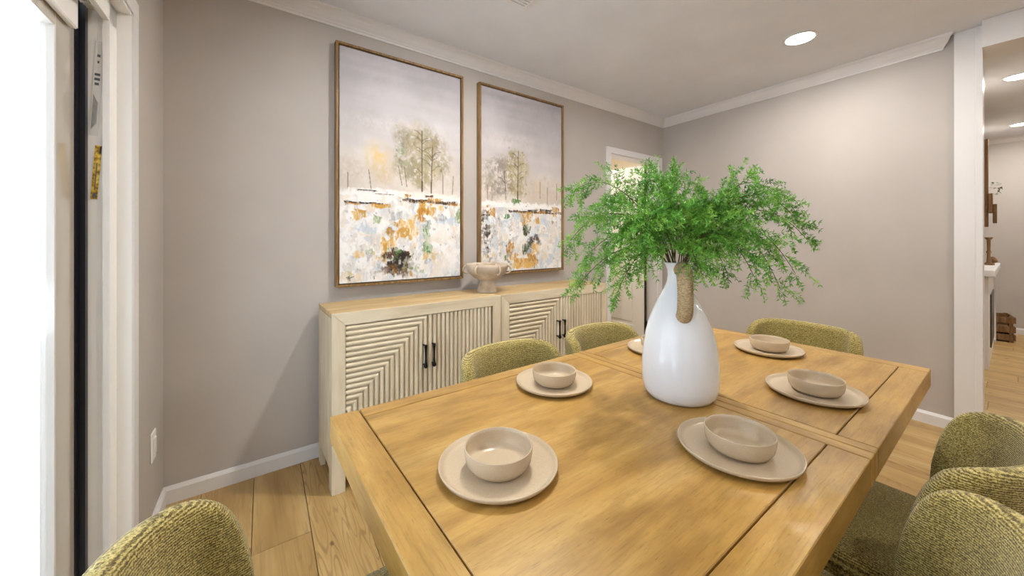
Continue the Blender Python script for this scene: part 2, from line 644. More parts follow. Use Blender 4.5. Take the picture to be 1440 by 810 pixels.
# leaf runs along +Y from the hinge; face towards -X shows the raised panels
st_ = .125
panels = [(.22, .80), (.95, 1.86)]
add_box(bm, (-DT, .005, 0), (0, st_, DH)); add_box(bm, (-DT, DW - st_, 0), (0, DW, DH))
zs = [0] + [z for p in panels for z in p] + [DH]
for a, b in ((0, .22), (.80, .95), (1.86, DH)):
    add_box(bm, (-DT, st_, a), (0, DW - st_, b))
me = bpy.data.meshes.new('door_frame'); bm.to_mesh(me); bm.free()
link('door_frame', me, 'doorwhite', dr)
for a, b in panels:
    bm = bmesh.new()
    add_box(bm, (-DT + .012, st_, a), (-.012, DW - st_, b))
    add_box(bm, (-DT + .002, st_ + .035, a + .035), (-.002, DW - st_ - .035, b - .035), .009)
    me = bpy.data.meshes.new('door_panel'); bm.to_mesh(me); bm.free()
    link('door_panel', me, 'doorwhite', dr)
for z in (.2, 1.0, 1.74):
    h = boxes('hinge', [((-.024, -.012, z), (.004, .004, z + .09)), ((-.034, -.014, z), (-.022, -.002, z + .09))], 'black', dr)
o = box('weatherstrip_gap_shade', (-.028, -.006, 0), (-.004, .005, DH), 'navy', dr)  # dark strip painting the shade in the gap between leaf and jamb

# ------------------------------------------------------------------ sliding glass door (left)
XJ0, XJ1 = -.306, -.336    # return depth of the casing
sd = struct(empty('door_2', (xl(1.7), 1.72, 0)), 'white sliding glass door with a roller headrail')


def sdbox(name, a, b, mat, bev=0.0):
    """world coordinates, skewed like the wall about y = 1.72"""
    me = bxm(name, a, b, bev)
    for v_ in me.vertices:
        v_.co.x += SK * (v_.co.y - 1.72)
        v_.co -= Vector((xl(1.7), 1.72, 0))
    return link(name, me, mat, sd)


# casing around the opening (thin flat trim, then a stepped return)
struct(wl_prism('trim_7', YI, YO, 0, 2.04, -.013, .02, 'white'), 'white casing beside the sliding glass door')
struct(wl_prism('trim_8', YD0, YO, 1.982, 2.04, -.0135, .02, 'white'), 'white head casing over the sliding glass door')
sdbox('jamb_return', (-.345, 1.784, 0), (-.300, 1.80, 1.99), 'vinyl')
sdbox('head_return', (-.345, YD0, 1.975), (-.300, 1.80, 1.99), 'vinyl')
sdbox('frame_stile', (-.352, 1.716, 0), (-.336, 1.792, 1.99), 'vinyl')
sdbox('frame_head', (-.352, YD0, 1.912), (-.336, 1.79, 1.99), 'vinyl')
sdbox('jamb', (-.386, 1.72, 0), (-.345, 1.80, 1.96), 'vinyl')
sdbox('head_jamb', (-.386, YD0, 1.935), (-.345, 1.78, 1.96), 'vinyl')
for i in range(8):
    sdbox('vent_bar', (-.384, 1.655 - i * .036, 1.9255), (-.347, 1.664 - i * .036, 1.931), 'vinyl')
sdbox('vent_bar', (-.369, 1.39, 1.9255), (-.363, 1.66, 1.931), 'vinyl')
sdbox('vent_slot_shade', (-.383, 1.39, 1.931), (-.349, 1.66, 1.9345), 'navy')  # dark sheet behind the bars, painting the shade inside the holes
sdbox('weatherstrip_gap_shade', (-.402, 1.700, 0), (-.384, 1.735, 1.97), 'navy')
sdbox('weatherstrip_gap_shade', (-.430, 1.676, 0), (-.398, 1.735, 1.97), 'navy')
sdbox('stile', (-.430, 1.556, .02), (-.400, 1.676, 1.93), 'stile', .002)
sdbox('stile', (-.430, YD0 + .02, .02), (-.400, YD0 + .14, 1.93), 'stile', .002)
sdbox('top_rail', (-.430, YD0 + .14, 1.80), (-.400, 1.556, 1.93), 'stile', .002)
sdbox('bottom_rail', (-.430, YD0 + .14, .02), (-.400, 1.556, .12), 'stile', .002)
sdbox('pane', (-.418, YD0 + .14, .12), (-.414, 1.556, 1.80), 'glass')
sdbox('threshold', (-.46, YD0, -.02), (-.30, 1.79, .018), 'vinyl')
sdbox('side_jamb', (-.46, YD0 - .01, 0), (-.30, YD0 + .015, 1.96), 'vinyl')
hb = sdbox('headrail', (-.398, YD0 + .05, 1.83), (-.380, 1.635, 1.95), 'vinyl', .004)
# stickers on the jamb (it faces the room, -Y)
stk = tag(empty('film_sticker', (-.364, 1.7195, 1.70), 0, 'clear film sticker with grey print high on the white door jamb', 'sticker'))
box('film', (-.010, -.0006, -.16), (.010, 0, .14), 'paper', stk)
for z, wd in ((.09, .007), (.07, .004), (.03, .012), (.015, .012), (0, .009)):
    box('print', (-.003 - wd / 2 + .002, -.0010, z), (-.001 + wd / 2, -.0005, z + .008), 'ink', stk)
for i in range(7):
    box('print', (-.006 + i * .0016, -.0010, -.14 + i * .003), (-.0054 + i * .0016, -.0005, -.03 - i * .004), 'ink', stk)
stk.rotation_euler = (0, math.radians(3), 0)
stk = tag(empty('foil_sticker', (-.366, 1.7195, 1.425), 0, 'gold foil warning sticker on the white door jamb', 'sticker'))
box('foil', (-.0075, -.0006, -.085), (.0075, 0, .085), 'gold', stk)
box('print', (-.004, -.0010, -.080), (.004, -.0005, -.066), 'ink', stk)
box('print', (-.0012, -.0010, -.055), (.0012, -.0005, .03), 'ink', stk)
box('print', (.003, -.0010, .06), (.0072, -.0005, .083), 'navy', stk)
stk.rotation_euler = (0, math.radians(3.5), 0)

# outlet / rocker switch plate on the left wall
so = empty('wall_outlet', (xl(2.105), 2.105, .362), math.atan(-SK), 'white rocker plate low on the taupe wall beside the sliding door', 'outlet')
box('plate', (0, -.037, -.06), (.006, .037, .06), 'plastic', so, .003)
box('rocker', (.005, -.017, -.034), (.011, .017, .034), 'plastic', so, .002)

# ------------------------------------------------------------------ ceiling lights
def downlight(x, y, label, group='recessed ceiling lights', power=1.0, r=.075):
    t = empty('recessed_light', (x, y, H), 0, label, 'ceiling light', group)
    link('trim_ring', lathe_me('trim_ring', [(r, -.001), (r + .004, -.004), (r + .016, -.004), (r + .018, 0.0), (r, 0.0)], 40), 'white', t, True)
    link('lens', lathe_me('lens', [(0, -.003), (r, -.003)], 40), 'lamp', t)
    L = bpy.data.lights.new('downlight', 'AREA')
    L.shape = 'DISK'; L.size = r * .9
    L.energy = LAMP_W * power; L.color = LAMP_COL
    lo = bpy.data.objects.new('downlight', L)
    COL.objects.link(lo); lo.parent = t; lo.location = (0, 0, -.012)
    return t


LB = 'round white recessed ceiling light over the '
downlight(2.906, .828, LB + 'far end of the dining table', None, 1.15)
downlight(.60, .83, LB + 'table end beside the sliding door', None, .12)
downlight(1.12, 1.28, LB + 'gap between table and sideboards', None, 1.75)
downlight(.78, -.85, LB + 'open floor away from the table', power=.55)
downlight(2.9, -.85, LB + 'open floor away from the table', power=.55)
downlight(.78, -2.3, LB + 'open floor away from the table', power=.35)
downlight(2.9, -2.3, LB + 'open floor away from the table', power=.35)
for x, y in ((5.0, -.01), (7.13, -.03), (5.0, -1.7), (7.13, -1.7)):
    downlight(x, y, 'round white recessed ceiling light in the adjoining room', 'recessed lights of the adjoining room', 1.0)
downlight(3.1, 3.2, 'round white recessed ceiling light behind the open door', None, 1.5)

cv = empty('ceiling_vent', (1.140, 1.55, H), 0, 'white louvred ceiling vent above the sideboard', 'vent')
boxes('frame', [((-.15, -.08, -.008), (.15, -.06, 0)), ((-.15, .06, -.008), (.15, .08, 0)), ((-.15, -.06, -.008), (-.13, .06, 0)), ((.13, -.06, -.008), (.15, .06, 0))], 'white', cv)
for i in range(6):
    box('slat', (-.13, -.055 + i * .019, -.006), (.13, -.043 + i * .019, -.002), 'white', cv)

# ------------------------------------------------------------------ sideboards
FY, BY, SH = 1.919, 2.262, .858


def slat_me(L, w, m0, m1):
    """half-round slat along +X from 0 to L centred on the axis; m0/m1 mitre (+1/-1/0) along the width axis Y; sticks out along +Z"""
    pr = [(-w / 2, 0), (-w * .48, w * .45), (-w * .30, w * .70), (0, w * .78), (w * .30, w * .70), (w * .48, w * .45), (w / 2, 0)]
    n = len(pr)
    vs = [(0 + m0 * a, a, b) for a, b in pr] + [(L + m1 * a, a, b) for a, b in pr]
    fs = [(i, n + i, n + i + 1, i + 1) for i in range(n - 1)] + [tuple(range(n)), tuple(reversed(range(n, 2 * n))), (0, n - 1, 2 * n - 1, n)]
    me = mesh('slat', vs, fs)
    b_ = bmesh.new(); b_.from_mesh(me); bmesh.ops.recalc_face_normals(b_, faces=b_.faces); b_.to_mesh(me); b_.free()
    return me


SLATS = {}


def put_slat(parent, p0, direction, L, w, m0, m1):
    key = (round(L, 4), m0, m1)
    if key not in SLATS:
        SLATS[key] = slat_me(L, w, m0, m1)
    o = link('slat', SLATS[key], 'side_x', parent)
    # front plane is XZ, facing -Y.  local X -> direction, local Z -> -Y, local Y -> Z x X
    X_ = Vector(direction); Z_ = Vector((0, -1, 0)); Y_ = Z_.cross(X_)
    mt = Matrix((X_, Y_, Z_)).transposed()
    o.rotation_euler = mt.to_euler()
    o.location = p0
    return o


def handle_me():
    pr = [(0, -.064), (.006, -.063), (.0105, -.058), (.0115, -.052), (.0095, -.045), (.0062, -.034), (.0050, -.01), (.0052, .02), (.0066, .040), (.0082, .050), (.0084, .058), (.006, .063), (0, .064)]
    return lathe_me('handle', pr, 16)


HM = handle_me()


def sideboard(x0, x1, label):
    wd = x1 - x0
    t = empty('sideboard', (x0, FY, 0), 0, label, 'sideboard', 'whitewashed sideboards along the wall')
    dp = BY - FY
    tf = .060
    # carcass
    o = box('top', (0, 0, SH - .024), (wd, dp, SH), 'side_top', t, .0025)
    for xx0 in (0, wd - .022):
        boxes('side_panel', [((xx0, .0, .10), (xx0 + .022, dp, SH - .024)), ((xx0, .002, 0), (xx0 + .022, .06, .10)), ((xx0, dp - .06, 0), (xx0 + .022, dp, .10))], 'side_z', t)
    # mitred face frame
    zt_, zb_ = SH, .085

    def frame_piece(name, poly, y0, y1, mat):
        n = len(poly)
        vs = [(x, y0, z) for x, z in poly] + [(x, y1, z) for x, z in poly]
        fs = [tuple(range(n)), tuple(reversed(range(n, 2 * n)))] + [(i, n + i, n + (i + 1) % n, (i + 1) % n) for i in range(n)]
        me = mesh(name, vs, fs)
        b_ = bmesh.new(); b_.from_mesh(me); bmesh.ops.recalc_face_normals(b_, faces=b_.faces)
        bmesh.ops.bevel(b_, geom=list(b_.edges), offset=.0012, segments=1, affect='EDGES')
        b_.to_mesh(me); b_.free()
        return link(name, me, mat, t)
    e = .0004
    frame_piece('rail', [(e, zt_), (wd - e, zt_), (wd - tf - e, zt_ - tf), (tf + e, zt_ - tf)], -.012, -.0005, 'side_x')
    for s in (0, 1):
        m = lambda x: wd - x if s else x
        frame_piece('stile', [(m(0), zt_ - e), (m(tf), zt_ - tf - e), (m(tf), 0.0), (m(0), 0.0)], -.012, -.0005, 'side_z')
    frame_piece('apron', [(tf, .085), (tf, .125), (wd - tf, .125), (wd - tf, .085), (wd - tf - .09, .098), (tf + .09, .098)], -.010, .012, 'side_x')
    box('back_panel', (.01, dp - .012, .10), (wd - .01, dp, SH - .03), 'side_z', t)
    box('base_panel', (.02, .02, .10), (wd - .02, dp - .01, .12), 'side_x', t)
    # doors
    z0, z1 = .128, SH - tf - .003
    mid = wd / 2
    for s, (a, b) in enumerate(((tf + .002, mid - .0015), (mid + .0015, wd - tf - .002))):
        ew = .018
        d = box('door', (a, .004, z0), (b, .018, z1), 'side_z', t)
        n = 16
        p = (b - a) / (n + .15)
        sw = p * .74
        y_ = .004
        if s == 0:   # concentric about the bottom left corner
            for i in range(n):
                hx = b - p * (i + .5)
                hz = z1 - p * (i + .5)
                if hx - a > .012:
                    put_slat(d, (a, y_, hz), (1, 0, 0), hx - a, sw, 0, 1)
                put_slat(d, (hx, y_, z0), (0, 0, 1), hz - z0, sw, 0, -1)
        else:        # turned half round: concentric about the top right corner
            for i in range(n):
                hx = a + p * (i + .5)
                hz = z0 + p * (i + .5)
                if b - hx > .012:
                    put_slat(d, (hx, y_, hz), (1, 0, 0), b - hx, sw, 1, 0)
                put_slat(d, (hx, y_, hz), (0, 0, 1), z1 - hz, sw, -1, 0)
        hx = b - .023 if s == 0 else a + .023
        hd = link('handle', HM, 'black', d, True, loc=(hx, -.034, .578))
        for zz in (-.05, .056):
            mt = link('handle_post', tube_me('handle_post', [(0, 0, 0), (0, .022, 0), (0, .034, 0)], .0045, 8), 'black', d, True, loc=(hx, -.034, .578 + zz))
    return t


sideboard(.348, 1.3145, 'pale whitewashed sideboard with carved slat doors standing nearer the sliding door')
sideboard(1.3195, 2.323, 'pale whitewashed sideboard with carved slat doors standing next to the open doorway')

# ------------------------------------------------------------------ footed bowl on the sideboards
BOWLC = at(687.5, 400, 2.43); BOWLC = (1.318, 2.075, SH)
fb = empty('footed_bowl', BOWLC, 0, 'footed clay bowl with small ring handles standing on the sideboards', 'bowl')
pr = [(0, .012), (.052, .012), (.066, 0), (.070, .002), (.068, .010), (.056, .040), (.047, .066), (.045, .076), (.052, .084), (.085, .096), (.118, .122), (.134, .150), (.138, .172), (.136, .186),
      (.130, .188), (.127, .172), (.118, .142), (.095, .114), (.05, .100), (0, .096)]
link('bowl', lathe_me('bowl', pr, 56), 'clay', fb, True)
hm = tube_me('ring_handle', [Vector((.030 * math.cos(t) * .95 + .0, 0, .026 * math.sin(t))) for t in np.linspace(-2.1, 2.1, 24)], .0062, 10)
for i in range(6):
    a_ = math.radians(-36.3 + 0 + i * 60 + 6)
    link('ring_handle', hm, 'clay', fb, True, loc=(.128 * math.cos(a_), .128 * math.sin(a_), .150), rot=(0, 0, a_))

# ------------------------------------------------------------------ paintings
def vnoise(h, w, fy, fx, seed, octv=4):
    r = np.random.default_rng(seed)
    out = np.zeros((h, w)); amp = 1; tot = 0
    for o in range(octv):
        gy, gx = int(fy * 2 ** o) + 2, int(fx * 2 ** o) + 2
        g = r.random((gy, gx))
        yy = np.linspace(0, gy - 1.001, h); xx_ = np.linspace(0, gx - 1.001, w)
        iy, ix = yy.astype(int), xx_.astype(int)
        ty, tx_ = (yy - iy)[:, None], (xx_ - ix)[None, :]
        ty = ty * ty * (3 - 2 * ty); tx_ = tx_ * tx_ * (3 - 2 * tx_)
        out += amp * ((g[iy][:, ix] * (1 - tx_) + g[iy][:, ix + 1] * tx_) * (1 - ty) + (g[iy + 1][:, ix] * (1 - tx_) + g[iy + 1][:, ix + 1] * tx_) * ty)
        tot += amp; amp *= .55
    return out / tot


class Art:
    def __init__(self, w, h, seed):
        self.w, self.h = w, h
        self.r = np.random.default_rng(seed)
        self.img = np.zeros((h, w, 3))
        self.A, self.B = np.meshgrid((np.arange(w) + .5) / w, (np.arange(h) + .5) / h)
        self.n1 = vnoise(h, w, 40, 30, seed + 1, 3)
        self.n2 = vnoise(h, w, 6, 4, seed + 2, 5)
        self.n3 = vnoise(h, w, 110, 80, seed + 3, 2)
        self.dry = vnoise(h, w, 60, 110, seed + 4, 2)
        self.wa = (vnoise(h, w, 26, 16, seed + 5, 3) - .5) * .10
        self.wb = (vnoise(h, w, 26, 16, seed + 6, 3) - .5) * .06

    def blend(self, m, c):
        m = np.clip(m, 0, 1)[..., None]
        self.img = self.img * (1 - m) + np.array(c, float) * m

    def dab(self, a, b, w, h, c, op=.9, rough=.35):
        """knife stroke with ragged edges"""
        wf_ = min(1.0, min(w, h) / .06)
        A2 = self.A + self.wa * wf_; B2 = self.B + self.wb * wf_
        d = np.maximum(np.abs(A2 - a) / (w / 2), np.abs(B2 - b) / (h / 2))
        e = 1 - d + (self.n1 - .5) * 2 * rough + (self.n3 - .5) * rough
        dry = np.clip(.72 + (self.dry - .45) * 3.0, .30, 1)
        self.blend(np.clip(e * 6, 0, 1) * op * np.maximum(dry, np.clip(e - .55, 0, 1) * 1.4), c)

    def cloud(self, a, b, w, h, c, op=.6, pw_=1.0, tex=.8):
        d = np.sqrt(((self.A - a) / (w / 2)) ** 2 + ((self.B - b) / (h / 2)) ** 2)
        e = np.clip(1.15 - d, 0, 1) ** pw_
        t = np.clip((self.n1 * .6 + self.n3 * .4 - .5) * 3 * tex + 1 - tex * .5, 0, 1.2)
        self.blend(e * t * op, c)

    def line(self, pts, wd, c, op=.9):
        for (a0, b0), (a1, b1) in zip(pts[:-1], pts[1:]):
            asp = self.h / self.w
            ax, by = a1 - a0, (b1 - b0) * asp
            L2 = ax * ax + by * by + 1e-9
            t = np.clip(((self.A - a0) * ax + (self.B - b0) * asp * by) / L2, 0, 1)
            d = np.sqrt((self.A - a0 - t * ax) ** 2 + ((self.B - b0) * asp - t * by) ** 2)
            self.blend(np.clip((wd - d) / wd * 2, 0, 1) * op, c)

    def scatter(self, a, b, w, h, n, size, cols, op=.8, rough=.5):
        r = self.r
        for _ in range(n):
            s = size * r.uniform(.5, 1.5)
            self.dab(a + w * (r.random() - .5), b + h * (r.random() - .5), s * r.uniform(.6, 1.6), s * r.uniform(.3, 1.0), cols[r.integers(len(cols))], op * r.uniform(.5, 1), rough)

    def base(self, top, mid, low):
        B = self.B[..., None]
        t1 = np.clip(B / .35, 0, 1); t2 = np.clip((B - .3) / .25, 0, 1)
        self.img = np.array(top, float) * (1 - t1) + np.array(mid, float) * t1
        self.img = self.img * (1 - t2) + np.array(low, float) * t2
        n = (self.n2 - .5)[..., None]
        self.img += n * np.array([34, 34, 36.])
        # long flat cloud strokes
        for _ in range(40):
            r = self.r
            b = r.uniform(0, .42)
            g = r.uniform(-14, 16)
            self.cloud(r.random(), b, r.uniform(.4, 1.2), r.uniform(.02, .07), np.clip(np.array(mid) + g + np.array([0, -1, 2]), 0, 255), .35, 1, .5)


GOLD, GOLD2, OCH = (196, 142, 52), (176, 116, 30), (220, 176, 98)
INK, BRN = (34, 24, 16), (92, 58, 26)
GRN, GRN2 = (96, 132, 74), (128, 150, 92)
BLU, GRY, WHT, CRM = (188, 200, 212), (160, 158, 160), (238, 237, 235), (226, 216, 200)


def paint_snow(A, hz):
    m = np.clip((A.B - hz) * 60 + (A.n1 - .5) * 2, 0, 1)
    A.blend(m, (234, 232, 230))
    r = A.r
    for _ in range(420):
        c = [WHT, WHT, CRM, (214, 210, 208), BLU, (206, 206, 212), (222, 206, 180), (198, 194, 192)][r.integers(8)]
        A.dab(r.random(), r.uniform(hz + .04, 1), r.uniform(.02, .09), r.uniform(.015, .07), c, r.uniform(.4, .9), .8)


def tree(A, a, b0, b1, w, lean, c=(70, 52, 34)):
    A.line([(a, b0), (a + lean * .4, (b0 + b1) / 2), (a + lean, b1)], .0050 * w, c, .7)
    r = A.r
    for k_ in range(9):
        t = r.uniform(.25, .95)
        b = b0 + (b1 - b0) * t
        s = r.choice([-1, 1])
        L = r.uniform(.05, .13) * (1.1 - t * .5)
        A.line([(a + lean * t, b), (a + lean * t + s * L * .5, b - L * .28), (a + lean * t + s * L, b - L * .36)], .0028 * w, c, .5)


def art_one():
    A = Art(230, 394, 5)
    A.base((170, 167, 172), (191, 187, 188), (212, 204, 196))
    A.cloud(.25, .10, .9, .10, (168, 165, 170), .5)
    A.cloud(.7, .2, .9, .10, (176, 172, 172), .4)
    A.cloud(.5, .30, 1.2, .10, (222, 214, 208), .5)
    for a, w in ((.1, .3), (.3, .3), (.9, .3), (.05, .2), (.5, .4)):
        A.cloud(a, .52, w, .2, (186, 170, 152), .45)
    A.cloud(.28, .44, .24, .16, (222, 190, 122), .75)
    A.cloud(.33, .52, .25, .1, (206, 178, 130), .5)
    for i in range(60):
        r = A.r
        th, rr = r.uniform(0, 6.28), r.uniform(0, 1) ** .5
        a, b = .63 + .21 * rr * math.cos(th), .405 + .135 * rr * math.sin(th)
        c = [(148, 134, 104), (166, 150, 116), (132, 122, 100), (176, 166, 120), (150, 146, 122), (186, 172, 140)][r.integers(6)]
        A.cloud(a, b, .17, .095, c, .6, .8, .9)
    A.scatter(.62, .41, .40, .24, 150, .014, [(120, 104, 72), (186, 176, 128), (150, 150, 96), (110, 96, 76), (208, 200, 176)], .55, .8)
    A.scatter(.46, .43, .10, .12, 22, .02, [(120, 122, 112), (140, 136, 130), (128, 150, 110)], .6)
    tree(A, .64, .585, .30, 1.25, .0)
    tree(A, .722, .59, .37, 1.1, .012)
    for a, b, l in ((.47, .545, -.03), (.51, .55, -.02), (.23, .58, -.02), (.06, .60, .0), (.92, .57, .01), (.83, .57, 0)):
        A.line([(a, b + .02), (a + l, b - .07)], .004, (96, 78, 60), .7)
    paint_snow(A, .592)
    A.dab(.3, .605, .5, .025, WHT, .95, .3)
    A.dab(.75, .602, .6, .02, (232, 226, 216), .9)
    A.line([(.64, .585), (.64, .54)], .008, (70, 52, 34)); A.line([(.722, .59), (.722, .54)], .007, (70, 52, 34))
    # horizon strokes
    A.dab(.20, .600, .16, .006, INK, .8); A.dab(.33, .612, .16, .005, (120, 110, 100), .8)
    A.dab(.72, .632, .54, .018, BRN, .9); A.dab(.60, .628, .22, .012, INK, .9); A.dab(.86, .636, .16, .012, INK, .9)
    A.dab(.52, .612, .06, .018, GOLD2); A.dab(.93, .640, .11, .014, GOLD2); A.dab(.77, .622, .10, .016, GOLD); A.dab(.70, .606, .08, .012, BRN)
    A.dab(.19, .655, .30, .008, INK, .85); A.dab(.30, .662, .14, .016, GOLD); A.dab(.10, .66, .10, .008, GOLD2)
    A.dab(.655, .66, .10, .09, GOLD); A.dab(.655, .70, .06, .06, GOLD2, .9); A.dab(.73, .69, .05, .05, GOLD, .8)
    A.dab(.15, .705, .09, .045, GOLD, .85); A.dab(.11, .71, .04, .03, OCH, .8)
    A.dab(.28, .725, .06, .03, GRN2, .7); A.dab(.975, .69, .05, .07, GRN2, .8); A.dab(.80, .66, .06, .03, OCH, .8)
    A.dab(.86, .72, .2, .04, BLU, .8); A.dab(.42, .70, .1, .04, GRY, .6); A.dab(.80, .71, .1, .03, GRY, .7); A.dab(.2, .77, .14, .03, BLU, .7)
    A.dab(.51, .745, .15, .05, OCH, .9); A.dab(.48, .785, .17, .05, GOLD, .85); A.dab(.57, .79, .06, .04, OCH, .9); A.dab(.44, .74, .06, .03, GOLD2, .8)
    A.dab(.38, .79, .05, .06, GOLD2, .8); A.dab(.36, .835, .13, .05, OCH, .9); A.dab(.33, .87, .06, .1, GOLD, .85)
    A.dab(.63, .78, .06, .10, (190, 192, 200), .8); A.dab(.69, .81, .075, .15, GRN, .85); A.dab(.69, .74, .06, .04, (120, 128, 130), .8)
    A.dab(.70, .87, .05, .06, (84, 128, 66), .9); A.dab(.735, .90, .05, .05, GOLD, .8); A.dab(.67, .90, .05, .04, OCH, .8)
    A.scatter(.43, .915, .20, .085, 46, .05, [INK, INK, (56, 40, 26), BRN, (24, 18, 14)], .9, .8)
    A.scatter(.40, .88, .10, .05, 7, .035, [GRN, (70, 96, 52)], .85)
    A.scatter(.42, .96, .25, .05, 24, .03, [BRN, (120, 104, 90), GOLD2, GRY], .7, .9)
    A.scatter(.60, .95, .22, .08, 26, .025, [BLU, GRY, GRN2, WHT, (120, 126, 130)], .7, .9)
    A.scatter(.18, .90, .3, .14, 40, .03, [WHT, BLU, CRM, GRY, GRN2, OCH], .6, .8)
    A.scatter(.85, .86, .28, .22, 30, .07, [WHT, (224, 220, 218), CRM], .6, .7)
    A.scatter(.5, .8, 1, .4, 60, .012, [INK, GRY, BRN, (120, 116, 112)], .5, .9)
    A.line([(.05, .975), (.07, .97), (.06, .98), (.10, .972)], .004, (80, 76, 70), .8)
    return A.img


def art_two():
    A = Art(230, 394, 23)
    A.base((166, 163, 167), (190, 185, 186), (212, 203, 194))
    A.cloud(.6, .16, 1.2, .10, (166, 162, 166), .5)
    A.cloud(.3, .28, 1.0, .10, (216, 208, 202), .5)
    for a, w in ((.75, .5), (.95, .3), (.1, .3), (.55, .4)):
        A.cloud(a, .55, w, .2, (190, 172, 152), .5)
    for i in range(30):
        r = A.r
        A.cloud(.17 + r.uniform(-.13, .13), .47 + r.uniform(-.09, .09), .14, .10, [(138, 130, 122), (158, 148, 136), (150, 142, 124)][r.integers(3)], .5, .8, 1)
    for i in range(50):
        r = A.r
        th, rr = r.uniform(0, 6.28), r.uniform(0, 1) ** .5
        A.cloud(.42 + .115 * rr * math.cos(th), .435 + .135 * rr * math.sin(th), .11, .08, [(158, 144, 104), (176, 162, 118), (142, 130, 98), (186, 176, 130)][r.integers(4)], .55, .8, 1)
    A.scatter(.42, .43, .24, .26, 90, .013, [(122, 106, 70), (192, 182, 132), (150, 150, 96), (110, 96, 70)], .55, .8)
    A.scatter(.14, .5, .22, .14, 40, .014, [(120, 112, 104), (170, 160, 146), (150, 156, 120)], .5, .8)
    A.scatter(.7, .52, .3, .14, 34, .03, [(206, 190, 168), (214, 196, 160), (190, 176, 160)], .5, .8)
    tree(A, .415, .60, .32, 1.1, .01); tree(A, .275, .60, .44, .9, -.02)
    for a, b in ((.12, .58), (.7, .55), (.8, .58), (.93, .55), (.07, .6)):
        A.line([(a, b + .03), (a, b - .07)], .004, (110, 92, 74), .7)
    paint_snow(A, .605)
    A.dab(.4, .63, .75, .03, WHT, .9)
    A.line([(.415, .60), (.415, .55)], .008, (70, 52, 34))
    A.scatter(.42, .607, .11, .016, 8, .03, [GRN, (60, 110, 50)], .9)
    A.dab(.66, .664, .64, .014, BRN, .9); A.dab(.42, .666, .24, .012, INK, .95); A.dab(.60, .656, .14, .016, INK, .85); A.dab(.78, .650, .18, .014, INK, .8)
    A.dab(.72, .662, .10, .014, GOLD2); A.dab(.92, .644, .12, .03, GOLD2, .9); A.dab(.9, .675, .06, .02, GOLD)
    A.dab(.11, .675, .07, .05, GOLD2); A.dab(.06, .692, .10, .014, INK)
    A.dab(.29, .70, .07, .028, (60, 112, 52), .9); A.dab(.50, .695, .15, .07, GOLD); A.dab(.48, .72, .08, .05, GOLD2, .8); A.dab(.68, .72, .06, .05, GOLD); A.dab(.42, .70, .1, .05, BLU, .8)
    A.dab(.78, .72, .14, .06, BLU, .8); A.dab(.6, .74, .1, .05, CRM, .8); A.dab(.34, .76, .1, .06, WHT, .8)
    A.scatter(.05, .78, .08, .22, 40, .03, [(70, 66, 64), (96, 92, 92), GRY, INK], .75, .9)
    A.scatter(.25, .80, .3, .14, 30, .035, [CRM, GRY, BLU, (150, 144, 140)], .6, .9)
    A.scatter(.53, .765, .10, .03, 8, .04, [INK, (60, 62, 58), GRN], .9)
    A.scatter(.62, .835, .15, .07, 18, .04, [INK, (66, 66, 72), (90, 96, 110), BRN], .85)
    A.scatter(.54, .875, .12, .06, 12, .04, [INK, (60, 90, 50), (80, 84, 92)], .85)
    A.dab(.33, .87, .08, .07, GOLD2, .85); A.dab(.38, .92, .12, .06, GOLD, .85); A.dab(.63, .88, .10, .06, OCH, .9); A.dab(.50, .955, .3, .05, GOLD, .85); A.dab(.60, .925, .14, .04, GOLD2, .8)
    A.dab(.28, .93, .05, .04, (70, 96, 52), .8); A.scatter(.82, .86, .3, .2, 34, .05, [WHT, CRM, BLU, (212, 206, 200)], .7, .8)
    A.dab(.82, .95, .08, .06, BLU, .8); A.dab(.45, .97, .3, .03, OCH, .8)
    A.scatter(.2, .93, .35, .1, 40, .03, [GRY, (110, 106, 104), WHT, CRM, OCH], .7, .9)
    A.scatter(.5, .8, 1, .4, 60, .012, [INK, GRY, BRN, (120, 116, 112)], .5, .9)
    return A.img


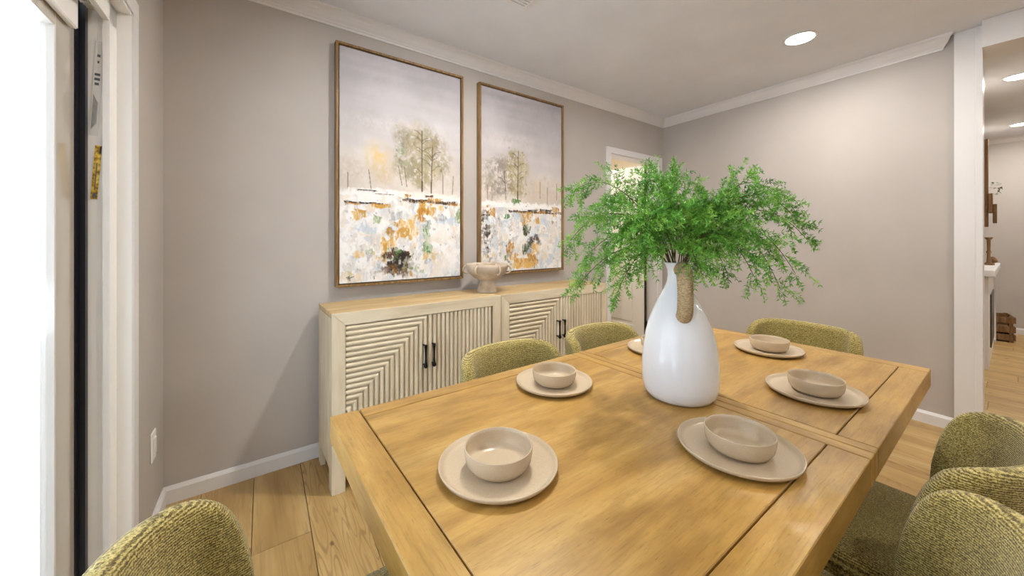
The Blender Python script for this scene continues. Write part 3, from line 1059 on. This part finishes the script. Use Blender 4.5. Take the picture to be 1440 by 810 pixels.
def painting(x0, x1, z0, z1, img, label):
    t = empty('framed_painting', ((x0 + x1) / 2, YW, z0), 0, label, 'painting', 'pair of framed winter landscape paintings')
    w = x1 - x0; h = z1 - z0; fw = .014; dp = .045
    for nm, a, b in (('frame_bar', (-w / 2, -dp, 0), (w / 2, -.002, fw)), ('frame_bar', (-w / 2, -dp, h - fw), (w / 2, -.002, h)),
                     ('frame_bar', (-w / 2, -dp, fw), (-w / 2 + fw, -.002, h - fw)), ('frame_bar', (w / 2 - fw, -dp, fw), (w / 2, -.002, h - fw))):
        box(nm, a, b, 'frame', t, .0015)
    box('backing', (-w / 2 + fw, -.02, fw), (w / 2 - fw, -.006, h - fw), 'dark_in', t)
    g = .006
    hh, ww, _ = img.shape
    xs = np.linspace(-w / 2 + fw + g, w / 2 - fw - g, ww)
    zs = np.linspace(h - fw - g, fw + g, hh)
    X, Z = np.meshgrid(xs, zs)
    gray = img.mean(2)
    Yc = -.034 - .0012 * np.abs(gray - np.roll(gray, 1, 0)) / 60
    V = np.stack([X, Yc, Z], -1).reshape(-1, 3)
    n0 = len(V)
    idx = np.arange(hh * ww).reshape(hh, ww)
    q = np.stack([idx[:-1, :-1], idx[1:, :-1], idx[1:, 1:], idx[:-1, 1:]], -1).reshape(-1, 4)
    # deep edges of the stretched canvas
    bx_ = [(xs[0], -.033, zs[0]), (xs[-1], -.033, zs[0]), (xs[-1], -.033, zs[-1]), (xs[0], -.033, zs[-1])]
    V = np.concatenate([V, np.array(bx_), np.array([(a, -.02, c) for a, b, c in bx_])])
    fq = q.tolist() + [[n0 + i, n0 + (i + 1) % 4, n0 + 4 + (i + 1) % 4, n0 + 4 + i] for i in range(4)]
    me = bpy.data.meshes.new('canvas')
    me.from_pydata(V.tolist(), [], fq)
    me.update()
    ca_ = me.color_attributes.new('paint', 'FLOAT_COLOR', 'POINT')
    c = np.clip(img, 0, 255).reshape(-1, 3) / 255
    lin = np.where(c <= .04045, c / 12.92, ((c + .055) / 1.055) ** 2.4)
    lin = np.concatenate([lin, np.full((8, 3), .75)])
    ca_.data.foreach_set('color', np.concatenate([lin, np.ones((len(lin), 1))], 1).astype(np.float32).ravel())
    link('canvas', me, 'canvas', t)
    return t


painting(.434, 1.2435, .936, 2.330, art_one(), 'framed winter painting with two dark trunked trees, above the sideboard nearer the sliding door')
painting(1.374, 2.202, .946, 2.330, art_two(), 'framed winter painting with one slender tree, hanging closer to the open doorway')

# ------------------------------------------------------------------ dining table
ZT, TT = .745, .063
tb = empty('dining_table', (1.1, .63, 0), 0, 'golden wood extension dining table with a framed plank top', 'table')
TX = (.190, .264, 1.088, 1.125, 1.159, 1.952, 2.014)
TY = (.184, .259, 1.024, 1.077)
g = .0015


def board(name, x0, x1, y0, y1, mat, z0=ZT - TT, z1=ZT):
    cx, cy = (x0 + x1) / 2, (y0 + y1) / 2
    me = bxm(name, (x0 - cx + g, y0 - cy + g, z0), (x1 - cx - g, y1 - cy - g, z1), .0016, 1)
    return link(name, me, mat, tb, loc=(cx - 1.1, cy - .63, 0))


board('end_board', TX[0], TX[1], TY[0], TY[3], 'table_y')
board('end_board', TX[5], TX[6], TY[0], TY[3], 'table_y')
for a, b in ((1, 2), (4, 5)):
    board('side_board', TX[a], TX[b], TY[2], TY[3], 'table_x')
    board('side_board', TX[a], TX[b], TY[0], TY[1], 'table_x')
    board('panel', TX[a], TX[b], TY[1], TY[2], 'table_x')
board('seam_strip', TX[2], TX[3], TY[0], TY[3], 'table_y')
board('seam_strip', TX[3], TX[4], TY[0], TY[3], 'table_y')
board('underframe', TX[0] + .05, TX[6] - .05, TY[0] + .05, TY[3] - .05, 'table_x', ZT - TT - .02, ZT - TT - .001)
for x in (.62, 1.66):
    box('pedestal', (x - 1.1 - .05, -.045, .07), (x - 1.1 + .05, .045, ZT - TT - .021), 'table_y', tb, .004)
    box('pedestal_foot', (x - 1.1 - .045, -.085, 0), (x - 1.1 + .045, .085, .07), 'table_y', tb, .006)
box('stretcher', (.68 - 1.1, -.02, .16), (1.60 - 1.1, .02, .26), 'table_x', tb, .003)

# ------------------------------------------------------------------ plates and bowls
PR = .1225
plate_pr = [(0, .004), (.075, .004), (.080, 0), (.086, .0), (.108, .003), (.1195, .009), (PR, .0155), (PR - .0008, .0172), (PR - .0030, .0172), (.1150, .0108), (.1060, .0085), (.06, .0078), (0, .0076)]
bowl_pr = [(0, .003), (.040, .003), (.042, 0), (.047, .0005), (.0590, .0055), (.0662, .016), (.0688, .030), (.0695, .0430), (.0689, .0448), (.0670, .0448), (.0662, .036), (.0630, .0185), (.0560, .0100), (.048, .0076), (.046, .0072), (.030, .0070), (0, .0068)]
plate_me = lathe_me('plate', plate_pr, 72)
bowl_me = lathe_me('bowl', bowl_pr, 64)
sett = [(.4298, .633, 'at the table end by the sliding door'), (.8183, .8866, 'on the sideboard side of the table, nearer the sliding door'),
        (.8907, .3688, 'opposite the sideboard side of the table, nearer the sliding door'), (1.4085, .3675, 'opposite the sideboard side of the table, past the seam strip'),
        (1.7803, .6175, 'at the table end by the bare taupe wall'), (1.415, .895, 'on the sideboard side of the table, past the seam strip')]
for x, y, wh in sett:
    p = link('dinner_plate', plate_me, 'stone', None, True, loc=(x, y, ZT + .0002))
    tag(p, 'round beige stoneware plate ' + wh, 'plate', 'beige dinner plates on the table')
    b = link('soup_bowl', bowl_me, 'stone', None, True, loc=(x - .004, y - .006, ZT + .0080))
    tag(b, 'small beige stoneware bowl ' + wh, 'bowl', 'beige bowls on the plates')

# ------------------------------------------------------------------ vase
VX, VY = 1.0694, .6034
vase = empty('vase', (VX, VY, ZT), 0, 'tall white glazed vase with a rope wrapped handle on the table', 'vase')
vp = [(0, .004), (.075, .004), (.082, 0), (.092, .004), (.1015, .018), (.1065, .040), (.1080, .070), (.1065, .110), (.1020, .150), (.0945, .190), (.083, .228), (.0675, .264), (.051, .296), (.037, .322), (.0285, .344),
      (.0262, .362), (.0275, .378), (.0320, .390), (.0345, .396), (.0335, .3995), (.0300, .400), (.0250, .392), (.0215, .370), (.0225, .340), (.03, .318), (.0, .312)]
lean = lambda z: (-.008 * max(0, (z - .15) / .25) * .8, .006 * max(0, (z - .15) / .25))
link('body', lathe_me('body', vp, 64, lean), 'glaze', vase, True)
hd = (-Vector((VX, VY, 0))).normalized()
hd.rotate(Matrix.Rotation(math.radians(9), 3, 'Z'))
ctrl = [(.030, .378), (.052, .384), (.076, .374), (.090, .350), (.096, .318), (.095, .288), (.088, .264), (.070, .250)]
# dense resample of the handle path
cp = []
for i in range(len(ctrl) - 1):
    p0 = ctrl[max(i - 1, 0)]; p1 = ctrl[i]; p2 = ctrl[i + 1]; p3 = ctrl[min(i + 2, len(ctrl) - 1)]
    for t in np.linspace(0, 1, 24, endpoint=False):
        cp.append(tuple(.5 * ((2 * b) + (-a + c) * t + (2 * a - 5 * b + 4 * c - d) * t * t + (-a + 3 * b - 3 * c + d) * t ** 3) for a, b, c, d in zip(p0, p1, p2, p3)))
pts = [hd * r + Vector((0, 0, z)) for r, z in cp]
me = tube_me('rope_handle', pts, lambda t: .0195 + .0017 * abs(math.sin(t * math.pi * 34)), 20)
link('rope_handle', me, 'rope', vase, True)

# ------------------------------------------------------------------ fern sprays
MOUTH = Vector((VX - .006, VY + .005, ZT + .385))


BOUQ = empty('fern_bouquet', MOUTH, 0, 'feathery green asparagus fern bouquet spreading from the white vase', 'plant')


def fern(tip, rise, seed, dens=1.0, spread=.085):
    r = random.Random(seed)
    P0 = Vector((r.uniform(-.012, .012), r.uniform(-.012, .012), -.05))
    P3 = tip - MOUTH
    L = P3.length
    P1 = Vector((P3.x * .18, P3.y * .18, max(.10, rise * .7)))
    P2 = Vector((P3.x * .62, P3.y * .62, max(P3.z, 0) * .5 + rise))
    bez = lambda t: (1 - t) ** 3 * P0 + 3 * (1 - t) ** 2 * t * P1 + 3 * (1 - t) * t * t * P2 + t ** 3 * P3
    sp = [bez(i / 24) for i in range(25)]
    root = link('frond', tube_me('frond', sp, lambda t: .0021 - .0013 * t, 5), 'stem', BOUQ, True)
    V, Fc = [], []
    SV, SF = [], []

    def needle(p, d, ln, w):
        a = d.cross(Vector((r.uniform(-1, 1), r.uniform(-1, 1), r.uniform(-1, 1))))
        if a.length < 1e-3:
            return
        a = a.normalized() * w
        i = len(V)
        m = p + d * ln * .45
        V.extend((p, m + a, p + d * ln, m - a))
        Fc.append((i, i + 1, i + 2, i + 3))

    def twig(p, d, ln, n):
        # drooping branchlet with star-like needle whorls
        q = p.copy(); dd = d.copy()
        for j in range(n):
            f = j / n
            dd = (dd + Vector((r.uniform(-.16, .16), r.uniform(-.16, .16), -.07 + r.uniform(-.12, .12)))).normalized()
            q2 = q + dd * (ln / n)
            i = len(SV)
            s = Vector((0, 0, .0007)); s2 = dd.cross(s).normalized() * .0007 if dd.cross(s).length > 1e-6 else Vector((.0007, 0, 0))
            SV.extend((q - s2, q + s2, q2)); SF.append((i, i + 1, i + 2))
            for k_ in range(r.randint(6, 8)):
                v_ = Vector((r.gauss(0, 1), r.gauss(0, 1), r.gauss(0, 1))).normalized()
                v_ = (v_ + dd * .75).normalized()
                needle(q2, v_, r.uniform(.011, .020) * (1 - .3 * f), .00135)
            q = q2
        return q

    n = int(34 * dens)
    for i in range(n):
        t = .22 + .78 * (i + r.random() * .5) / n
        p = bez(min(t, 1.0))
        tg = (bez(min(t + .03, 1)) - bez(t - .03)).normalized()
        sd_ = tg.cross(Vector((0, 0, 1)))
        sd_ = sd_.normalized() if sd_.length > .02 else Vector((1, 0, 0))
        up = sd_.cross(tg)
        a_ = r.uniform(0, 2 * math.pi)
        out = (sd_ * math.cos(a_) + up * math.sin(a_) * .85)
        d = (tg * r.uniform(.55, 1.0) + out * r.uniform(.6, 1.0)).normalized()
        ln = spread * r.uniform(.6, 1.35) * (1.15 - .55 * max(0, t - .3))
        q = twig(p, d, ln, max(4, int(ln / .0098)))
        if r.random() < .6:
            twig(p + d * ln * .4, (d + Vector((r.uniform(-.7, .7), r.uniform(-.7, .7), r.uniform(-.5, .4)))).normalized(), ln * .55, max(3, int(ln * .55 / .0098)))
    twig(P3, (sp[-1] - sp[-2]).normalized(), .045, 6)
    sm = mesh('branchlets', SV, SF)
    link('branchlets', sm, 'stem', root)
    fm = mesh('needles', V, Fc)
    fo = link('needles', fm, 'fern', root)
    fo['kind'] = 'stuff'
    return root


D = 1.118
tips = [  # pixel of the tip, depth offset from the vase, rise of the arch
    (806, 270, .06, .22), (802, 338, -.03, .20), (818, 372, .10, .17), (812, 404, -.02, .10), (868, 412, -.10, .10), (845, 300, .14, .22),
    (908, 262, .02, .20), (934, 258, .10, .20), (955, 300, -.10, .16), (985, 296, .12, .16), (1020, 300, .06, .18),
    (1086, 270, .10, .22), (1112, 300, -.02, .22), (1134, 336, .03, .22), (1098, 408, .02, .22), (1118, 384, -.08, .22), (1060, 388, -.10, .17), (1022, 382, .08, .12), (982, 380, -.09, .10),
    (1045, 330, .16, .2), (900, 330, -.12, .16), (860, 350, .0, .2)]
for i, (u, v, dd, rise) in enumerate(tips):
    fern(at(u, v, D + dd), rise, 100 + i, 1.0 if i < 19 else .8)

# ------------------------------------------------------------------ chairs
def chair_mesh_shell():
    hw, dp, th = .211, .130, .050          # centreline half width / depth, thickness
    n, prof_n = 56, 0
    path = []
    for i in range(n + 1):
        a_ = math.pi * i / n                # right arm -> back -> left arm
        ca, sa = math.cos(a_), math.sin(a_)
        ex = .70
        x = hw * math.copysign(abs(ca) ** ex, ca)
        y = -.085 - dp * abs(sa) ** ex
        path.append(Vector((x, y, 0)))
    # resample by arclength
    seg = [0]
    for p, q in zip(path[:-1], path[1:]):
        seg.append(seg[-1] + (q - p).length)
    T = seg[-1]
    vs, fs = [], []
    N = 60
    rings = []
    for i in range(N + 1):
        s = T * i / N
        j = max(k_ for k_ in range(len(seg)) if seg[k_] <= s + 1e-9); j = min(j, n - 1)
        f_ = (s - seg[j]) / max(1e-9, seg[j + 1] - seg[j])
        p = path[j].lerp(path[j + 1], f_)
        t = 2 * i / N - 1
        e = .02
        rings.append((p, t))
    m = 0
    for i, (p, t) in enumerate(rings):
        pa = rings[max(i - 1, 0)][0]; pb = rings[min(i + 1, N)][0]
        tg = (pb - pa).normalized()
        nr = Vector((tg.y, -tg.x, 0))
        if nr.dot(p - Vector((0, -.03, 0))) < 0:
            nr = -nr
        at_ = abs(t)
        zt = .45 + .337 * (max(0, 1 - at_ ** 7.0)) ** .5
        zb = .335 + .06 * at_ ** 3
        tk = th * (1 - .25 * at_ ** 6)
        ring = []
        hgt = zt - zb
        r_ = tk / 2
        rec = lambda z: .060 * ((z - .33) / .44) ** 1.3 * max(.1, 1 - 1.5 * at_ ** 2) if z > .33 else 0
        for k_ in range(8):                # inner side up
            z = zb + .01 + (hgt - r_ - .01) * k_ / 7
            ring.append((-r_ - .004 * math.sin(math.pi * k_ / 7), z))
        for k_ in range(1, 7):             # top roll
            a_ = math.pi - math.pi * k_ / 7
            ring.append((r_ * math.cos(a_), zt - r_ + r_ * math.sin(a_) * .9))
        for k_ in range(8):                # outer side down
            z = zb + .01 + (hgt - r_ - .01) * (1 - k_ / 7)
            ring.append((r_ + .004 * math.sin(math.pi * k_ / 7), z))
        ring.append((r_ * .6, zb)); ring.append((-r_ * .6, zb))
        m = len(ring)
        for a_, z in ring:
            q = p + nr * (a_ + rec(z))
            vs.append((q.x, q.y, z))
    for i in range(N):
        for k_ in range(m):
            b = (k_ + 1) % m
            fs.append((i * m + k_, i * m + b, (i + 1) * m + b, (i + 1) * m + k_))
    fs.append(tuple(range(m))); fs.append(tuple(reversed(range(N * m, N * m + m))))
    me = mesh('back_shell', vs, fs)
    b_ = bmesh.new(); b_.from_mesh(me); bmesh.ops.recalc_face_normals(b_, faces=b_.faces); b_.to_mesh(me); b_.free()
    # piping just below the top roll on the outer side
    pip = []
    for i in range(2, N - 1):
        v_ = Vector(vs[i * m + 15]); p, t = rings[i]
        pip.append(v_)
    return me, tube_me('piping', pip, .0032, 6)


def cushion_me(hw, y0, y1, z0, z1):
    vs, fs = [], []
    N = 48
    prof = [(.90, 0), (.975, .12), (1.0, .35), (1.0, .62), (.975, .85), (.92, .96), (.8, 1.03), (.5, 1.09), (0, 1.10)]
    cy = (y0 + y1) / 2
    for s, f_ in prof:
        for i in range(N):
            a_ = 2 * math.pi * i / N
            x = hw * s * math.copysign(abs(math.cos(a_)) ** .42, math.cos(a_))
            y = cy + (y1 - y0) / 2 * s * math.copysign(abs(math.sin(a_)) ** .42, math.sin(a_))
            vs.append((x, y, z0 + (z1 - z0) * f_))
    for j in range(len(prof) - 1):
        for i in range(N):
            k2 = (i + 1) % N
            fs.append((j * N + i, j * N + k2, (j + 1) * N + k2, (j + 1) * N + i))
    fs.append(tuple(reversed(range(N))))
    me = mesh('seat', vs, fs)
    b_ = bmesh.new(); b_.from_mesh(me); bmesh.ops.remove_doubles(b_, verts=b_.verts, dist=1e-5); b_.to_mesh(me); b_.free()
    return me


def make_chair():
    t = empty('dining_chair')
    sh, pi_ = chair_mesh_shell()
    bs = link('backrest', sh, 'fabric', t, True)
    link('piping', pi_, 'fabric', bs, True)
    link('seat', cushion_me(.222, -.185, .255, .39, .493), 'fabric_seat', t, True)
    link('seat_base', cushion_me(.205, -.17, .24, .335, .388), 'fabric', t, True)
    for sx in (-1, 1):
        for sy, yy in ((-1, -.14), (1, .20)):
            link('leg', tube_me('leg', [(sx * .205, yy + sy * .035, 0), (sx * .175, yy, .34)], lambda q: .010 + .007 * q, 12), 'leg', t, True)
    return t


proto = make_chair()
spots = [((.115, .630, 0), -90, 'olive fabric barrel dining chair at the table end beside the sliding door'),
         ((.862, .997, 0), 180, 'olive fabric barrel dining chair in front of the sideboards, nearer the sliding door'),
         ((1.398, .997, 0), 180, 'olive fabric barrel dining chair in front of the sideboards, nearer the open doorway'),
         ((2.075, .635, 0), 90, 'olive fabric barrel dining chair at the table end facing the bare taupe wall'),
         ((1.335, .235, 0), 0, 'olive fabric barrel dining chair across from the sideboards, nearer the wide opening'),
         ((.832, .235, 0), 0, 'olive fabric barrel dining chair across from the sideboards, farther from the wide opening')]
spots[3] = (spots[3][0], 90, 'olive fabric barrel dining chair at the table end against the bare taupe wall')
for i, (loc, rz, lb) in enumerate(spots):
    c = proto if i == 0 else copy_tree(proto)
    c.location = loc
    c.rotation_euler = (0, 0, math.radians(rz))
    tag(c, lb, 'chair', 'olive dining chairs around the table')

# ------------------------------------------------------------------ adjoining room: fireplace and decor
fp = empty('fireplace', (6.3, .268, 0), 0, 'white mantel fireplace with a dark screen in the adjoining room', 'fireplace')
boxes('surround', [((-.75, -.11, .0), (-.40, 0, .86)), ((.30, -.11, 0), (.45, 0, .86)), ((-.40, -.11, .66), (.30, 0, .86)), ((-.40, -.11, 0), (.30, 0, .14))], 'white', fp)
box('mantel_shelf', (-.80, -.15, .86), (.85, 0, .92), 'white', fp, .004)
box('fire_screen', (-.38, -.118, .14), (.28, -.09, .66), 'firebox', fp, .003)
boxes('side_shelf', [((.78, -.12, 0), (.82, 0, .86)), ((.45, -.11, .44), (.78, 0, .47)), ((.45, -.11, .02), (.78, 0, .06)), ((.45, -.02, .06), (.78, 0, .86))], 'white', fp)
mi = empty('wall_mirror', (6.0, .268, 1.42), 0, 'tall white framed mirror hanging above the mantel', 'mirror')
boxes('frame', [((-.3, -.05, 0), (.3, 0, .05)), ((-.3, -.05, .85), (.3, 0, .90)), ((-.3, -.05, .05), (-.25, 0, .85)), ((.25, -.05, .05), (.3, 0, .85))], 'white', mi)
box('glass', (-.25, -.03, .05), (.25, -.01, .85), 'plastic', mi)
wd = empty('wooden_plaque', (6.95, .268, 1.40), 0, 'brown wooden wall plaque with grey green leaves beside the mirror', 'wall decor')
box('post', (-.03, -.07, -.06), (.03, 0, .95), 'rustic', wd, .003)
box('crosspiece', (-.10, -.10, .10), (.10, -.07, .32), 'rustic', wd, .004)
box('arm', (-.03, -.13, -.02), (.03, -.10, .20), 'rustic', wd, .004)
vs, fs = [], []
for i in range(40):
    c = Vector((random.uniform(-.08, .10), random.uniform(-.17, -.09), random.uniform(.30, .44)))
    d = Vector((random.gauss(0, 1), random.gauss(0, 1), random.gauss(0, .7))).normalized() * .035
    s_ = d.cross(Vector((0, 0, 1))).normalized() * .012
    j = len(vs); vs += [c, c + d * .5 + s_, c + d, c + d * .5 - s_]; fs.append((j, j + 1, j + 2, j + 3))
lo = link('leaves', mesh('leaves', vs, fs), 'greyleaf', wd)
lo['kind'] = 'stuff'
ca_ = link('candlestick', lathe_me('candlestick', [(0, 0), (.04, 0), (.042, .012), (.015, .03), (.012, .12), (.02, .14), (.012, .16), (.014, .27), (.028, .29), (.028, .30), (0, .30)], 20), 'rustic', None, True, loc=(6.55, .185, .9205))
tag(ca_, 'turned brown wooden candlestick on the white mantel', 'candlestick')
pc = link('pine_cone', lathe_me('pine_cone', [(0, 0), (.025, .005), (.04, .02), (.034, .032), (.036, .04), (.026, .052), (.027, .058), (.012, .074), (0, .08)], 16), 'rustic', None, True, loc=(7.0, .17, .9205))
tag(pc, 'dark pine cone ornament at the end of the white mantel', 'ornament')
cr = empty('wooden_crate', (7.36, .14, 0), math.radians(8), 'slatted brown wooden crate on the floor past the fireplace', 'crate')
for s in (-1, 1):
    box('post', (s * .15 - .015, -.09, 0), (s * .15 + .015, -.06, .30), 'rustic', cr)
    box('post', (s * .15 - .015, .06, 0), (s * .15 + .015, .09, .30), 'rustic', cr)
for z in (.02, .11, .22):
    for s in (-1, 1):
        box('slat', (-.17, s * .10 - .008, z), (.17, s * .10 + .008, z + .07), 'rustic', cr, .002)
        box('end_slat', (s * .17 - .008, -.09, z), (s * .17 + .008, .09, z + .07), 'rustic', cr, .002)
box('tray', (-.16, -.09, .14), (.16, .09, .155), 'rustic', cr)
